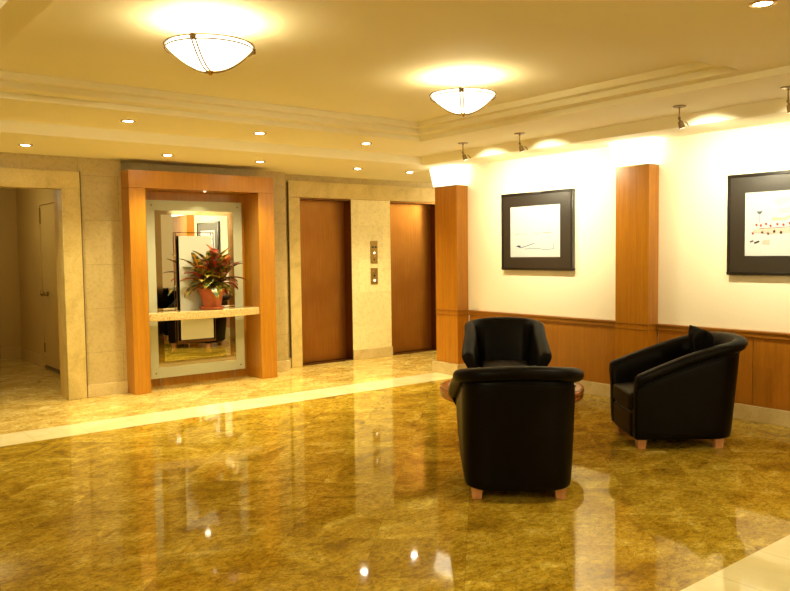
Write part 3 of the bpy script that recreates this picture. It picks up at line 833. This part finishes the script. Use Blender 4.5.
# ------------------------------------------------------------------ picture spotlights
def spotlight(y, ty, label, first=None):
    x = 5.33
    if first:
        return dup(first, (x, y, ZA), 0, label)
    t_ = thing('picture_spotlight', label, 'spotlight', (x, y, ZA), 0, 'small ceiling spotlights')
    bm = bmesh.new(); lathe(bm, [(0,-.001),(.050,-.001),(.050,-.006),(.044,-.010),(0,-.010)], 32); obj('canopy', bm, NICK, t_, smooth=True, bevel=.001)
    bm = bmesh.new(); tube(bm, [(0,0,-.010),(0,0,-.025),(.0,0,-.085)], [.009,.005,.005], 10); obj('stem', bm, NICK, t_, smooth=True)
    d = Vector((.90, 0, -.50)).normalized()
    p0 = Vector((0,0,-.092))
    bm = bmesh.new()
    lathe(bm, [(0,-.012),(.008,-.009),(.012,0),(.008,.009),(0,.012)], 16, tuple(p0)); obj('swivel', bm, NICK, t_, smooth=True)
    dd = Vector((.35, -.10, -.93)).normalized()
    bm = bmesh.new(); tube(bm, [p0, p0+dd*.02, p0+dd*.026, p0+dd*.075], [.007,.008,.018,.024], 18); obj('lamp_head', bm, NICK, t_, smooth=False, bevel=.001)
    bm = bmesh.new(); c_ = p0+dd*.05
    tube(bm, [c_+Vector((.018,-.02,.02)), c_+Vector((.034,-.028,.010)), c_+Vector((.046,-.034,-.012))], .004, 6); obj('bracket', bm, NICK, t_)
    bm = bmesh.new(); tube(bm, [p0+dd*.0752, p0+dd*.077], .019, 18); obj('lamp', bm, BULBS, t_)
    l = bpy.data.lights.new('spot beam', 'SPOT'); l.energy = 66; l.color = (1,.89,.58); l.spot_size = math.radians(112); l.spot_blend = 1.0; l.shadow_soft_size = .02
    lo = bpy.data.objects.new('beam', l); link(lo, t_)
    q = p0+dd*.084
    lo.location = q; lo.rotation_euler = d.to_track_quat('-Z', 'Y').to_euler()
    return t_
s0 = spotlight(5.59, 5.4, 'small ceiling spotlight nearest the elevators')
spotlight(4.84, 4.9, 'small ceiling spotlight above the middle of the left picture', s0)
spotlight(3.24, 3.1, 'small ceiling spotlight left of the large right picture', s0)
spotlight(2.44, 2.4, 'small ceiling spotlight at the right edge of the photo', s0)

# ------------------------------------------------------------------ unseen ceiling lights: room fill added behind the camera, plus hallway and elevator lobby
def unseen_lamp(x, y, z, e, label):
    t_ = thing('unseen_ceiling_light', label, 'ceiling light', (x, y, z))
    bm = bmesh.new(); lathe(bm, [(0,-.09),(.08,-.08),(.13,-.045),(.14,-.001),(0,-.001)], 32); obj('glass_dome', bm, BOWLG, t_, smooth=True)
    l = bpy.data.lights.new('dome light', 'POINT'); l.energy = e; l.color = (1,.85,.50); l.shadow_soft_size = .14
    lo = bpy.data.objects.new('light_bulb', l); link(lo, t_); lo.location = (0,0,-.2)
unseen_lamp(1.7, 10.2, 2.38, 5, 'dome light on the hallway ceiling')
unseen_lamp(-1.5, 1.5, 2.62, 120, 'dome light added left of the camera as unseen room fill')
unseen_lamp(2.6, -3.5, 2.49, 110, 'dome light added behind the camera as unseen room fill')
unseen_lamp(8.3, 7.4, 2.40, 25, 'dome light in the elevator lobby beyond the column')

# ------------------------------------------------------------------ world, camera, colour management
w = bpy.data.worlds.new('World'); S.world = w; w.use_nodes = True
bg = w.node_tree.nodes['Background']; bg.inputs[0].default_value = (1,.75,.4,1); bg.inputs[1].default_value = .03
cam = bpy.data.cameras.new('Camera'); co = bpy.data.objects.new('Camera', cam); link(co)
f = 770.514; yaw = math.radians(38.502); pit = math.radians(3.207); roll = math.radians(-.744)
F_ = Vector((math.sin(yaw)*math.cos(pit), math.cos(yaw)*math.cos(pit), -math.sin(pit)))
R_ = Vector((math.cos(yaw), -math.sin(yaw), 0)); U_ = R_.cross(F_)
R2 = math.cos(roll)*R_ + math.sin(roll)*U_; U2 = -math.sin(roll)*R_ + math.cos(roll)*U_
m3 = Matrix((R2, U2, -F_)).transposed()
co.matrix_world = Matrix.Translation((0,0,1.42)) @ m3.to_4x4()
cam.sensor_fit = 'HORIZONTAL'; cam.sensor_width = 36; cam.lens = f/790*36; cam.clip_start = .05
S.camera = co
S.view_settings.view_transform = 'Standard'; S.view_settings.look = 'None'; S.view_settings.gamma = 1
S.view_settings.exposure = 0.85
S.view_settings.use_curve_mapping = False
S.cycles.max_bounces = 8; S.cycles.diffuse_bounces = 4; S.cycles.glossy_bounces = 5
S.cycles.sample_clamp_indirect = 6; S.cycles.caustics_reflective = False; S.cycles.caustics_refractive = False
S.cycles.use_denoising = True
